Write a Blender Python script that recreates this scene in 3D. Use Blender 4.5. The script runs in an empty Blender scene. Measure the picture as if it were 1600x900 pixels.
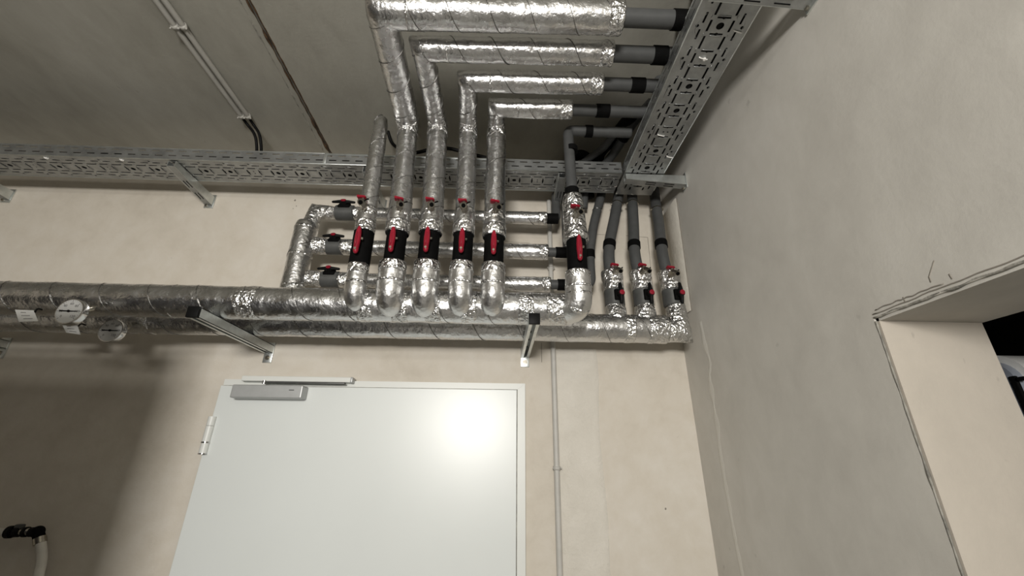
import bpy, bmesh, math, random
from mathutils import Vector, Matrix, noise
from mathutils.geometry import delaunay_2d_cdt

random.seed(7)
sc = bpy.context.scene
COL = sc.collection
PI = math.pi

# ------------------------------------------------------------------ camera
F_PX, PITCH, YAW, ROLL = 650.4, 0.39473, 0.03178, 0.009885
CAM = Vector((0.0, -1.55, 1.80))
_f = Vector((math.sin(YAW)*math.cos(PITCH), math.cos(YAW)*math.cos(PITCH), math.sin(PITCH)))
_r = Vector((math.cos(YAW), -math.sin(YAW), 0))
_u = _r.cross(_f)
_c, _s = math.cos(ROLL), math.sin(ROLL)
RT, UP, FW = _c*_r + _s*_u, -_s*_r + _c*_u, _f
cd = bpy.data.cameras.new('camera')
cam = bpy.data.objects.new('camera', cd)
COL.objects.link(cam)
cd.sensor_width = 36.0
cd.lens = F_PX/1600*36
cd.clip_start = 0.02
cam.matrix_world = Matrix(((RT.x, UP.x, -FW.x, CAM.x), (RT.y, UP.y, -FW.y, CAM.y), (RT.z, UP.z, -FW.z, CAM.z), (0, 0, 0, 1)))
sc.camera = cam

# ------------------------------------------------------------------ world, lamps, exposure
w = bpy.data.worlds.new('world')
sc.world = w
w.use_nodes = True
w.node_tree.nodes['Background'].inputs[0].default_value = (0.75, 0.85, 1.0, 1)
w.node_tree.nodes['Background'].inputs[1].default_value = 0.15
sc.view_settings.view_transform = 'Standard'
sc.view_settings.look = 'None'
sc.view_settings.gamma = 1
sc.view_settings.use_curve_mapping = False
sc.view_settings.exposure = 0.28


def area_lamp(name, loc, aim, sx, sy, power, col):
    ld = bpy.data.lights.new(name, 'AREA')
    ld.shape = 'RECTANGLE'
    ld.size, ld.size_y, ld.energy, ld.color = sx, sy, power, col
    lo = bpy.data.objects.new(name, ld)
    COL.objects.link(lo)
    lo.location = loc
    lo.rotation_euler = (Vector(aim) - Vector(loc)).to_track_quat('-Z', 'Y').to_euler()
    return lo


area_lamp('work_lamp', (-0.25, -3.2, 2.15), (-0.35, 0, 2.05), 0.45, 0.35, 56, (1.0, 0.965, 0.91))
area_lamp('ceiling_lamp', (-0.7, -4.6, 2.72), (-0.5, -2.2, 2.3), 1.2, 0.2, 15, (1.0, 0.96, 0.88))


# ------------------------------------------------------------------ pixel (1600x900) to a point on a real plane
def ray(x, y):
    return RT*((x-800)/F_PX) - UP*((y-450)/F_PX) + FW


def aty(x, y, Y=0.0):
    d = ray(x, y)
    return CAM + d*((Y-CAM.y)/d.y)


def atz(x, y, Z):
    d = ray(x, y)
    return CAM + d*((Z-CAM.z)/d.z)


def atx(x, y, X):
    d = ray(x, y)
    return CAM + d*((X-CAM.x)/d.x)


# ------------------------------------------------------------------ materials
class NT:
    def __init__(s, name):
        s.m = bpy.data.materials.new(name)
        s.m.use_nodes = True
        s.t = s.m.node_tree
        s.b = s.t.nodes['Principled BSDF']
        s.co = s.t.nodes.new('ShaderNodeTexCoord')

    def n(s, kind, **kw):
        nd = s.t.nodes.new('ShaderNode'+kind)
        for k, v in kw.items():
            if hasattr(nd, k):
                setattr(nd, k, v)
            else:
                nd.inputs[k.replace('_', ' ')].default_value = v
        return nd

    def l(s, a, b):
        s.t.links.new(a, b)

    def noise(s, scale, detail=4, rough=.55, vec=None, dist=0):
        nd = s.n('TexNoise')
        nd.inputs['Scale'].default_value = scale
        nd.inputs['Detail'].default_value = detail
        nd.inputs['Roughness'].default_value = rough
        nd.inputs['Distortion'].default_value = dist
        s.l(vec or s.co.outputs['Object'], nd.inputs['Vector'])
        return nd

    def ramp(s, src, stops):
        r = s.n('ValToRGB')
        e = r.color_ramp.elements
        while len(e) < len(stops):
            e.new(0.5)
        for i, (p, c) in enumerate(stops):
            e[i].position = p
            e[i].color = (c, c, c, 1) if isinstance(c, (int, float)) else (*c, 1)
        s.l(src, r.inputs['Fac'])
        return r

    def bump(s, src, strength, dist=.01, normal=None):
        b = s.n('Bump')
        b.inputs['Strength'].default_value = strength
        b.inputs['Distance'].default_value = dist
        s.l(src, b.inputs['Height'])
        if normal:
            s.l(normal, b.inputs['Normal'])
        return b.outputs['Normal']


def simple(name, col, rough=.5, metal=0.0, var=.12, scale=25, bump=.08, bscale=120, spec=.5):
    t = NT(name)
    t.b.inputs['Specular IOR Level'].default_value = spec
    nz = t.noise(scale)
    r = t.ramp(nz.outputs['Fac'], [(.3, tuple(c*(1-var) for c in col)), (.7, tuple(min(1, c*(1+var)) for c in col))])
    t.l(r.outputs['Color'], t.b.inputs['Base Color'])
    t.b.inputs['Roughness'].default_value = rough
    t.b.inputs['Metallic'].default_value = metal
    if bump:
        t.l(t.bump(t.noise(bscale).outputs['Fac'], bump, .004), t.b.inputs['Normal'])
    return t.m


def plaster(name, c1, c2, c3, streak=(1, 1, 1), rough=.85, bump=.25):
    t = NT(name)
    mp = t.n('Mapping')
    mp.inputs['Scale'].default_value = streak
    t.l(t.co.outputs['Object'], mp.inputs['Vector'])
    a = t.noise(1.6, 6, .6, mp.outputs['Vector'], .6)
    b = t.noise(14, 8, .65, mp.outputs['Vector'], .3)
    mx = t.n('Mix')
    mx.data_type = 'FLOAT'
    mx.inputs[0].default_value = .35
    t.l(a.outputs['Fac'], mx.inputs[2])
    t.l(b.outputs['Fac'], mx.inputs[3])
    r = t.ramp(mx.outputs[0], [(.34, c1), (.5, c2), (.66, c3)])
    # small pock marks
    v = t.noise(38, 2, .5, mp.outputs['Vector'])
    pm = t.ramp(v.outputs['Fac'], [(.2, .82), (.26, 1.0)])
    mul = t.n('Mix')
    mul.data_type = 'RGBA'
    mul.blend_type = 'MULTIPLY'
    mul.inputs[0].default_value = 1
    t.l(r.outputs['Color'], mul.inputs[6])
    t.l(pm.outputs['Color'], mul.inputs[7])
    t.l(mul.outputs[2], t.b.inputs['Base Color'])
    t.b.inputs['Roughness'].default_value = rough
    n1 = t.bump(t.noise(90, 5).outputs['Fac'], bump, .004)
    n2 = t.bump(b.outputs['Fac'], bump, .01, n1)
    t.l(n2, t.b.inputs['Normal'])
    return t.m


def foil(name, base, r0, r1, fine, crumple, cscale):
    t = NT(name)
    nz = t.noise(9, 5, .6)
    r = t.ramp(nz.outputs['Fac'], [(.3, tuple(c*.86 for c in base)), (.7, base)])
    t.l(r.outputs['Color'], t.b.inputs['Base Color'])
    t.b.inputs['Metallic'].default_value = 1
    rr = t.ramp(t.noise(22, 4, .6).outputs['Fac'], [(.3, r0), (.7, r1)])
    t.l(rr.outputs['Color'], t.b.inputs['Roughness'])
    # crumple: warped cells give creased facets
    wv = t.noise(cscale*.6, 3, .6)
    ad = t.n('VectorMath')
    ad.operation = 'MULTIPLY_ADD'
    t.l(wv.outputs['Color'], ad.inputs[0])
    ad.inputs[1].default_value = (.9/cscale,)*3
    t.l(t.co.outputs['Object'], ad.inputs[2])
    vo = t.n('TexVoronoi')
    vo.feature = 'F1'
    vo.inputs['Scale'].default_value = cscale
    vo.inputs['Detail'].default_value = 1.5
    t.l(ad.outputs[0], vo.inputs['Vector'])
    n1 = t.bump(vo.outputs['Distance'], crumple, .012)
    n2 = t.bump(t.noise(150, 3, .6).outputs['Fac'], fine, .004, n1)
    n3 = t.bump(t.noise(16, 3, .5).outputs['Fac'], fine*1.4, .02, n2)
    t.l(n3, t.b.inputs['Normal'])
    return t.m


M = {}
M['wall'] = plaster('beige wall plaster', (.49, .445, .375), (.575, .53, .458), (.635, .60, .54), bump=.1)
M['wall_r'] = plaster('grey beige skim coat', (.48, .46, .42), (.56, .54, .495), (.63, .61, .57), (1, .7, .5), bump=.08)
M['patch'] = plaster('pale filler', (.52, .49, .43), (.60, .57, .51), (.66, .63, .57), bump=.5)
M['smear'] = plaster('smeared pale filler', (.54, .52, .475), (.60, .58, .53), (.63, .61, .56), bump=.2)
M['reveal'] = plaster('pinkish reveal plaster', (.46, .42, .36), (.50, .455, .39), (.53, .485, .42), bump=.1)
M['ceiling'] = plaster('grey concrete ceiling', (.255, .245, .21), (.315, .305, .265), (.37, .36, .32), (1, .5, 1), .9, .12)
M['floor'] = simple('grey floor screed', (.32, .31, .29), .6, 0, .15, 4)
M['joint'] = simple('brown joint dirt', (.075, .042, .02), .95, 0, .5, 60, .5)
M['crack'] = simple('grey hairline', (.23, .21, .18), .9)
M['edge'] = simple('worn grey edge', (.26, .25, .22), .9, 0, .5, 40, .6)
M['dark'] = simple('unlit room tone', (.035, .032, .028), .9)  # near-black colour stands in for the missing light in the neighbouring room
M['foil'] = foil('smooth aluminium foil', (.72, .72, .72), .20, .34, .26, .075, 60)
M['satin'] = foil('satin aluminium foil', (.74, .74, .735), .28, .42, .22, .09, 45)
M['crumpled'] = foil('crumpled aluminium foil', (.78, .78, .775), .16, .32, .28, .5, 66)
M['seam'] = foil('foil seam edge', (.26, .255, .245), .3, .5, .2, .2, 60)
M['grey'] = simple('grey pipe plastic', (.066, .068, .068), .5, 0, .1, 30, spec=.25)
M['black'] = simple('black rubber sleeve', (.004, .004, .004), .7, 0, .2, 60, spec=.05)
M['blackgloss'] = simple('black plastic', (.005, .005, .005), .5, 0, .2, 60, spec=.10)
M['red'] = simple('red plastic', (.25, .008, .022), .38, 0, .15, 40, .04, spec=.35)
M['valvegrey'] = simple('dark grey valve shell', (.085, .087, .085), .4, .2, .12, 40, spec=.3)
M['nickel'] = simple('nickel plated brass', (.44, .41, .35), .28, 1, .2, 80)
M['zinc'] = simple('galvanised steel', (.36, .37, .37), .42, .85, .2, 22, .15, 60)
M['zinc2'] = simple('bright galvanised steel', (.66, .69, .68), .36, .9, .15, 30, .1, 60)
M['door'] = simple('white door lacquer', (.67, .70, .69), .33, 0, .015, 3, .015, 5)
M['frame'] = simple('white door frame lacquer', (.67, .685, .66), .4, 0, .015, 3, .02, 5)
M['silver'] = simple('silver paint', (.42, .43, .43), .42, .35, .05, 30, .03)
M['chrome'] = simple('polished steel', (.6, .6, .6), .15, 1, .05)
M['conduit'] = simple('pale grey conduit plastic', (.46, .45, .42), .5, 0, .06, 20, .03)
M['conduit_c'] = simple('grey ceiling conduit plastic', (.36, .35, .32), .5, 0, .06, 20, .03)
M['paper'] = simple('white paper', (.68, .68, .66), .7, 0, .04)
M['ink'] = simple('grey ink', (.16, .16, .16), .8)
M['dial'] = simple('white dial dimmed for shade', (.56, .56, .55), .5, 0, .03)  # white face toned down, the shade on the gauges put into its colour
M['hose'] = simple('white rubber hose', (.62, .60, .55), .5, 0, .08)
M['tie'] = simple('white cable tie nylon', (.78, .77, .74), .5)
M['machine'] = simple('blue grey housing', (.22, .24, .28), .4)
M['machine_rim'] = simple('white housing rim', (.70, .70, .68), .4)
M['blocker'] = simple('dark grey cabinet paint', (.10, .10, .11), .6)

# ------------------------------------------------------------------ objects
ROOT = {}


def tag(o, label=None, cat=None, group=None, kind=None):
    if label: o['label'] = label
    if cat: o['category'] = cat
    if group: o['group'] = group
    if kind: o['kind'] = kind
    return o


def thing(name, label, cat, loc=(0, 0, 0), group=None):
    o = bpy.data.objects.new(name, None)
    o.empty_display_size = .05
    COL.objects.link(o)
    o.location = loc
    ROOT[o.name] = Vector(loc)
    return tag(o, label, cat, group)


def obj(name, bm, mat, parent=None, smooth=True, label=None, kind=None, loc=None):
    """mesh built in world coordinates; stored relative to its thing"""
    base = Vector((0, 0, 0))
    if parent is not None:
        base = ROOT[parent.name]
    elif loc is not None:
        base = Vector(loc)
    bm.normal_update()
    me = bpy.data.meshes.new(name)
    if base.length:
        bmesh.ops.translate(bm, vec=-base, verts=bm.verts)
    bm.to_mesh(me)
    bm.free()
    me.materials.append(M[mat])
    if smooth:
        me.shade_smooth()
        if smooth == 'auto':
            me.set_sharp_from_angle(angle=math.radians(35))
    o = bpy.data.objects.new(name, me)
    COL.objects.link(o)
    if parent is not None:
        o.parent = parent
    else:
        o.location = base
    ROOT[o.name] = base
    if label: o['label'] = label
    if kind: o['kind'] = kind
    return o


def struct(name, bm, mat, parent=None, smooth=False):
    o = obj(name, bm, mat, parent, smooth)
    if parent is None:
        o['kind'] = 'structure'
    return o


def dup(root, matrix, label, group=None):
    r = root.copy()
    COL.objects.link(r)
    r.matrix_world = matrix
    r['label'] = label
    if group: r['group'] = group
    for ch in list(root.children):
        c = ch.copy()
        COL.objects.link(c)
        c.parent = r
        for g in list(ch.children):
            d = g.copy()
            COL.objects.link(d)
            d.parent = c
    return r


def nb():
    return bmesh.new()


def box(bm, lo, hi, bev=0.0, segs=2):
    lo, hi = Vector(lo), Vector(hi)
    g = bmesh.ops.create_cube(bm, size=1)
    vs = g['verts']
    s = hi - lo
    bmesh.ops.scale(bm, vec=(abs(s.x), abs(s.y), abs(s.z)), verts=vs)
    bmesh.ops.translate(bm, vec=(lo+hi)/2, verts=vs)
    if bev:
        es = list({e for v in vs for e in v.link_edges})
        bmesh.ops.bevel(bm, geom=es, offset=bev, segments=segs, profile=.5, affect='EDGES')
    return bm


def hexa(bm, p):
    """8 points: bottom loop 0-3, top loop 4-7"""
    v = [bm.verts.new(q) for q in p]
    for f in ((3, 2, 1, 0), (4, 5, 6, 7), (0, 1, 5, 4), (1, 2, 6, 5), (2, 3, 7, 6), (3, 0, 4, 7)):
        bm.faces.new([v[i] for i in f])
    return bm


def frames(pts):
    n = len(pts)
    tan = []
    for i in range(n):
        a = pts[max(0, i-1)]
        b = pts[min(n-1, i+1)]
        d = b - a
        tan.append(d.normalized() if d.length > 1e-9 else (tan[-1] if tan else Vector((0, 0, 1))))
    t0 = tan[0]
    ref = Vector((0, 0, 1)) if abs(t0.z) < .9 else Vector((0, -1, 0))
    u = (ref - t0*ref.dot(t0)).normalized()
    out = []
    for t in tan:
        u = (u - t*u.dot(t))
        u = u.normalized() if u.length > 1e-6 else t.orthogonal().normalized()
        out.append((u, t.cross(u), t))
    return out


def sweep(bm, pts, rad, n=24, cap=True, wr=0.0, wscale=30.0, seed=0.0):
    pts = [Vector(p) for p in pts]
    if not isinstance(rad, (list, tuple)):
        rad = [rad]*len(pts)
    fr = frames(pts)
    rings = []
    for p, r, (u, v, t) in zip(pts, rad, fr):
        ring = []
        i = len(rings)
        bis, sc_ = None, 1.0
        if 0 < i < len(pts)-1:
            d1, d2 = (p-pts[i-1]).normalized(), (pts[i+1]-p).normalized()
            ch = math.sqrt(max(.1, (1+d1.dot(d2))/2))
            if ch < .985:
                bis, sc_ = (d2-d1).normalized(), 1/ch
        for k in range(n):
            a = 2*PI*k/n
            d = u*math.cos(a) + v*math.sin(a)
            q = p + d*r
            if bis is not None:
                q += bis*(bis.dot(d)*r*(sc_-1))
            if wr:
                q2 = q*wscale + Vector((seed, seed*1.7, 0))
                rid = 1 - abs(noise.noise(q2))*2
                q = q + d*(wr*(noise.noise(q2*.35) + .5*rid*rid - .2))
            ring.append(bm.verts.new(q))
        rings.append(ring)
    for a, b in zip(rings, rings[1:]):
        for k in range(n):
            bm.faces.new((a[k], a[(k+1) % n], b[(k+1) % n], b[k]))
    if cap:
        bm.faces.new(list(reversed(rings[0])))
        bm.faces.new(rings[-1])
    return bm


def cyl(bm, a, b, r, n=20, r2=None):
    return sweep(bm, [a, b], [r, r if r2 is None else r2], n)


def path(pts, fil=0.03, step=.006):
    """polyline with rounded corners, evenly sampled"""
    pts = [Vector(p) for p in pts]
    if not isinstance(fil, (list, tuple)):
        fil = [fil]*len(pts)
    dense = [pts[0]]
    for i in range(1, len(pts)-1):
        a, b, c = pts[i-1], pts[i], pts[i+1]
        d1, d2 = (a-b), (c-b)
        k = min(fil[i], d1.length*.49, d2.length*.49)
        s, e = b + d1.normalized()*k, b + d2.normalized()*k
        for j in range(13):
            t = j/12
            dense.append(s*(1-t)**2 + b*2*t*(1-t) + e*t*t)
    dense.append(pts[-1])
    out = [dense[0]]
    acc = 0
    for a, b in zip(dense, dense[1:]):
        L = (b-a).length
        if L < 1e-9: continue
        pos = step - acc
        while pos < L:
            out.append(a + (b-a)*(pos/L))
            pos += step
        acc = (acc + L) % step
    if (out[-1]-dense[-1]).length > step*.3:
        out.append(dense[-1])
    return out


def line(a, b, step=.006):
    return path([a, b], 0, step)


def lerp_r(n, stops):
    """radius list over n samples; stops = [(t,r),...]"""
    out = []
    for i in range(n):
        t = i/max(1, n-1)
        r = stops[-1][1]
        for (t0, r0), (t1, r1) in zip(stops, stops[1:]):
            if t <= t1:
                r = r0 + (r1-r0)*((t-t0)/max(1e-6, t1-t0))
                break
        out.append(r)
    return out


def helix(bm, pts, rad, pitch, phase, thick=.0014, sgn=1, width=1):
    pts = [Vector(p) for p in pts]
    if not isinstance(rad, (list, tuple)):
        rad = [rad]*len(pts)
    fr = frames(pts)
    q = []
    s = 0
    for i, (p, r, (u, v, t)) in enumerate(zip(pts, rad, fr)):
        if i: s += (p-pts[i-1]).length
        a = phase + sgn*2*PI*s/pitch
        q.append(p + (u*math.cos(a) + v*math.sin(a))*(r + .0002 + .0006*noise.noise(p*40)))
    return sweep(bm, q, thick, 5)


def ringband(bm, pts, i, j, rad, extra=.0012, n=28, wr=.0012, seed=3):
    """crumpled tape band around samples i..j of a path"""
    sub = pts[i:j+1]
    r = rad[i:j+1] if isinstance(rad, (list, tuple)) else [rad]*len(sub)
    r = [x + extra for x in r]
    r[0] -= extra*.9
    r[-1] -= extra*.9
    return sweep(bm, sub, r, n, True, wr, 70, seed)


# ================================================================== the setting
XR, H = 0.715, 3.07          # right wall, ceiling height
XL, YB = -3.4, -5.2
bm = nb(); box(bm, (XL, YB, -.1), (3.2, 0, 0)); struct('floor', bm, 'floor')
bm = nb(); box(bm, (XL, 0, -.1), (XR+2.5, .2, H+.2)); struct('wall_back', bm, 'wall')
bm = nb(); box(bm, (XL-.2, YB, -.1), (XL, .2, H+.2)); struct('wall_left', bm, 'wall')
bm = nb(); box(bm, (XL, YB-.2, -.1), (3.2, YB, H+.2)); struct('wall_front', bm, 'wall_r')

# right wall with its opening
rt = atx(1365, 498, XR)
OY, OZ, TH = rt.y, rt.z, 0.205
OY2 = -2.05
bm = nb()
box(bm, (XR, OY, 0), (XR+TH, 0, H+.1))
box(bm, (XR, YB, 0), (XR+TH, OY2, H+.1))
box(bm, (XR, OY2, OZ), (XR+TH, OY, H+.1))
wall_right = struct('wall_right', bm, 'wall_r')
bm = nb(); box(bm, (XR+.004, OY-.006, 0), (XR+TH, OY+.01, OZ+.004)); obj('reveal_plaster', bm, 'reveal', wall_right, False)
bm = nb(); box(bm, (XR+.004, OY2, OZ-.006), (XR+TH, OY, OZ+.01)); obj('reveal_soffit', bm, 'wall_r', wall_right, False)
# worn corner bead of the opening: uneven broken edge
bm = nb()
ps = [Vector((XR+.001, OY - .002 + .0008*noise.noise((0, 0, z*22)), z)) for z in [i*.012 for i in range(int(OZ/.012)+1)]]
sweep(bm, ps, [.0018 + .0012*noise.noise((3, 1, p.z*30)) for p in ps], 6)
obj('corner_bead', bm, 'edge', wall_right)
bm = nb()
ps = [Vector((XR+.0015, OY - i*.01, OZ + .0015 + .0022*noise.noise((i*.35, 0, 4)))) for i in range(124)]
sweep(bm, ps, [.0024 + .0022*noise.noise((i*.5, 2, 9)) for i in range(124)], 6)
obj('corner_bead', bm, 'edge', wall_right)
for dz, dy, L in ((.008, -.002, .30), (.014, -.01, .13), (.010, -.30, .16)):
    bm = nb()
    ps = [Vector((XR-.0002, OY + dy - t*L/24, OZ + dz + .003*noise.noise((t*.4, dz*90, 1)))) for t in range(25)]
    sweep(bm, ps, .0013, 5)
    obj('scratch', bm, 'crack', wall_right)
for poly in (((1460, 407), (1452, 432), (1455, 441)), ((1483, 428), (1488, 436)), ((1411, 464), (1415, 472))):
    bm = nb()
    sweep(bm, [atx(x, y, XR) for x, y in poly], .0010, 5)
    obj('pencil_mark', bm, 'crack', wall_right)
# filler smear running down beside the corner
bm = nb()
sm = [(1094, 503), (1097, 516), (1101, 540), (1110, 566), (1108, 590), (1114, 625), (1121, 668), (1124, 700), (1131, 745), (1139, 790), (1148, 840), (1158, 890), (1172, 960)]
ps = [atx(x, y, XR) for x, y in sm]
ps = path(ps, .02, .012)
rows = []
for i, p in enumerate(ps):
    wd = max(.002, .0085 + .008*noise.noise((i*.22, 5, 1)) + .003*noise.noise((i*.9, 2, 1)))
    rows.append([bm.verts.new(p + Vector((dx, o*wd*2, 0))) for dx, o in ((.0012, -1), (-.0005, -.5), (-.0011, .1), (-.0006, .5), (.0012, 1))])
for a, b in zip(rows, rows[1:]):
    for k in range(4):
        bm.faces.new((a[k], a[k+1], b[k+1], b[k]))
obj('filler_smear', bm, 'smear', wall_right, False)
# rough filler strip in the corner above the pipes
bm = nb()
rows = []
for i in range(26):
    t = i/25
    z = 2.90 - t*.62
    c = atx(1057 + 24*t, 309 + 176*t, XR)
    y1 = c.y + .006*noise.noise((t*14, 3, 0))
    rows.append([bm.verts.new(q) for q in ((XR-.001, -.001, c.z), (XR-.005, -.004, c.z), (XR-.006, y1*.5, c.z), (XR-.005, y1+.006, c.z), (XR+.002, y1, c.z))])
for a, b in zip(rows, rows[1:]):
    for k in range(4):
        bm.faces.new((a[k], a[k+1], b[k+1], b[k]))
obj('filler_strip', bm, 'patch', wall_right)
bm = nb()
ps = [atx(1057.5 + 24*t/20, 309 + 176*t/20, XR) + Vector((-.001, .003*noise.noise((t*.7, 1, 1)), 0)) for t in range(21)]
sweep(bm, ps, [.0016 + .001*noise.noise((t, 0, 0)) for t in range(21)], 5)
obj('scratch', bm, 'crack', wall_right)

# back wall hairlines around a filled patch
wb = bpy.data.objects['wall_back']
for poly in (((978, 368), (1012, 371)), ((1012, 371), (1018, 430), (1024, 478)), ((846, 536), (846.5, 566)), ((930, 366), (962, 368)), ((772, 372), (795, 378), (828, 380))):
    bm = nb()
    sweep(bm, [aty(x, y, -.0002) for x, y in poly], .0009, 5)
    obj('hairline', bm, 'crack', wb)
for x, y, r in ((461, 313, .004), (463, 322, .0022), (458, 326, .002), (1040, 795, .003), (690, 300, .003)):
    bm = nb()
    c = aty(x, y, 0)
    bmesh.ops.create_icosphere(bm, subdivisions=2, radius=r, matrix=Matrix.Translation(c) @ Matrix.Diagonal((1, .25, 1.2, 1)))
    obj('chip', bm, 'crack', wb)
# wide skim band on the back wall right of the conduit
bm = nb()
rows = []
for i in range(40):
    t = i/39
    z = 2.20 - t*2.1
    xe = .372 + .010*noise.noise((z*4, 7, 0))
    xs = .215 + .004*noise.noise((z*5, 2, 0))
    rows.append([bm.verts.new((x, y, z)) for x, y in ((xs, .001), (xs+.01, -.0014), (xe-.02, -.0022), (xe-.004, -.0018), (xe, .001))])
for a, b in zip(rows, rows[1:]):
    for k in range(4):
        bm.faces.new((a[k+1], a[k], b[k], b[k+1]))
obj('skim_band', bm, 'patch', wb)

# ceiling slabs with an open dirty joint
XJ = -.771
bm = nb()
box(bm, (XL, YB, H), (XJ-.007, .2, H+.2))
ceil = struct('ceiling', bm, 'ceiling')
bm = nb(); box(bm, (XJ+.006, YB, H-.003), (3.2, .2, H+.2)); obj('ceiling_slab', bm, 'ceiling', ceil, False)
bm = nb(); box(bm, (XJ-.02, YB, H+.012), (XJ+.02, .2, H+.05)); obj('joint_filler', bm, 'joint', ceil, False)
for sx, dx, am in ((-.005, -.003, .004), (.004, .002, .003)):
    bm = nb()
    ps = [Vector((XJ + sx + dx*.6 + .002*noise.noise((i*.4, sx*900, 0)), -i*.012, H - .0008)) for i in range(150)]
    sweep(bm, ps, [max(.0008, .0032 + am*noise.noise((i*.33, sx*500, 3))) for i in range(150)], 5)
    obj('joint_edge', bm, 'joint', ceil)
bm = nb()
ps = [Vector((XJ - .028 + .004*noise.noise((i*.2, 1, 0)), -.05-i*.012, H - .0002)) for i in range(90)]
sweep(bm, ps, [max(.0004, .0018 + .004*noise.noise((i*.3, 8, 3))) for i in range(90)], 5)
obj('joint_stain', bm, 'edge', ceil)

# dark neighbouring room seen through the opening
bm = nb()
box(bm, (3.1, YB, -.1), (3.2, .2, H+.1))
box(bm, (XR+TH+.001, -.25, 0), (3.1, -.2, H))
box(bm, (XR+TH+.001, YB, H-.4), (3.1, -.25, H-.3))
struct('wall_right_beyond', bm, 'dark')

# ------------------------------------------------------------------ door
dl, dr_ = aty(349, 593, -.026), aty(820.5, 598, -.018)
DT = (dl.z + dr_.z)/2
X0, X1 = dl.x, dr_.x
fx = aty(808, 700).x            # inner edge of frame on the right
ft = aty(620, 607).z
door = thing('door_1', None, None, (X0, 0, 0))
door['kind'] = 'structure'
bm = nb()
hexa(bm, [(fx, -.018, 0), (X1, -.018, 0), (X1, 0, 0), (fx, 0, 0), (fx, -.018, ft), (X1, -.018, DT), (X1, 0, DT), (fx, 0, ft)])
obj('frame_jamb', bm, 'frame', door, False)
bm = nb()
hexa(bm, [(X0, -.018, ft), (fx-.0004, -.018, ft), (fx-.0004, 0, ft), (X0, 0, ft), (X0, -.018, DT), (X1-.0004, -.018, DT), (X1-.0004, 0, DT), (X0, 0, DT)])
obj('frame_head', bm, 'frame', door, False)
bm = nb(); box(bm, (X0, -.016, 0), (fx, -.001, ft)); obj('rebate', bm, 'edge', door, False)
bm = nb(); box(bm, (X0-.0005, -.030, 0), (fx-.0032, -.004, ft-.0032), .0015); obj('door_leaf', bm, 'door', door, False)
hg = thing('barrel_hinge', 'white barrel hinge with chrome rings at the left edge of the door', 'hinge', (X0, -.03, 1.95))
ht, hb = aty(331, 651, -.034), aty(318, 710, -.034)
ht.x = hb.x = (ht.x+hb.x)/2
hz = lambda t: hb + (ht-hb)*t
for a, b in ((.03, .29), (.33, .745), (.755, 1.0)):
    bm = nb(); cyl(bm, hz(a), hz(b), .0125, 20); obj('barrel', bm, 'frame', hg, 'auto')
for a, b in ((0, .03), (.29, .33)):
    bm = nb(); cyl(bm, hz(a), hz(b), .0137, 20); obj('chrome_ring', bm, 'chrome', hg, 'auto', 'chrome ring')
bm = nb(); box(bm, (hb.x, -.032, hb.z+.01), (hb.x+.012, -.022, ht.z-.005)); obj('hinge_plate', bm, 'frame', hg, False)

c0, c1 = aty(358, 621, -.075), aty(474, 602, -.075)
cl = thing('door_closer', 'silver door closer body with slide rail on top of the white door', 'door closer', (c0.x, -.03, c0.z))
bm = nb(); box(bm, (c0.x, -.075, c0.z), (c1.x, -.0305, c1.z), .004, 3); obj('closer_body', bm, 'silver', cl, False)
bm = nb(); box(bm, (c1.x-.045, -.0755, c0.z+.026), (c1.x-.028, -.0745, c0.z+.029)); obj('body_mark', bm, 'valvegrey', cl, False)
t0, t1 = aty(375, 601, -.045), aty(549, 594, -.045)
bm = nb(); box(bm, (t0.x, -.046, t1.z-.008), (t1.x, -.018, t1.z+.010), .002); obj('slide_rail', bm, 'frame', cl, False)
bm = nb(); box(bm, (t1.x-.003, -.047, t1.z-.009), (t1.x+.004, -.018, t1.z+.011), .002); obj('rail_cap', bm, 'silver', cl, 'auto')
bm = nb(); box(bm, (c0.x+.09, -.052, t1.z-.015), (t1.x-.02, -.034, t1.z-.010), .001); obj('closer_arm', bm, 'valvegrey', cl, 'auto')
bm = nb(); cyl(bm, (c0.x+.09, -.048, t1.z-.018), (c0.x+.09, -.048, t1.z-.006), .006); obj('arm_pivot', bm, 'chrome', cl, 'auto')

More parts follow.
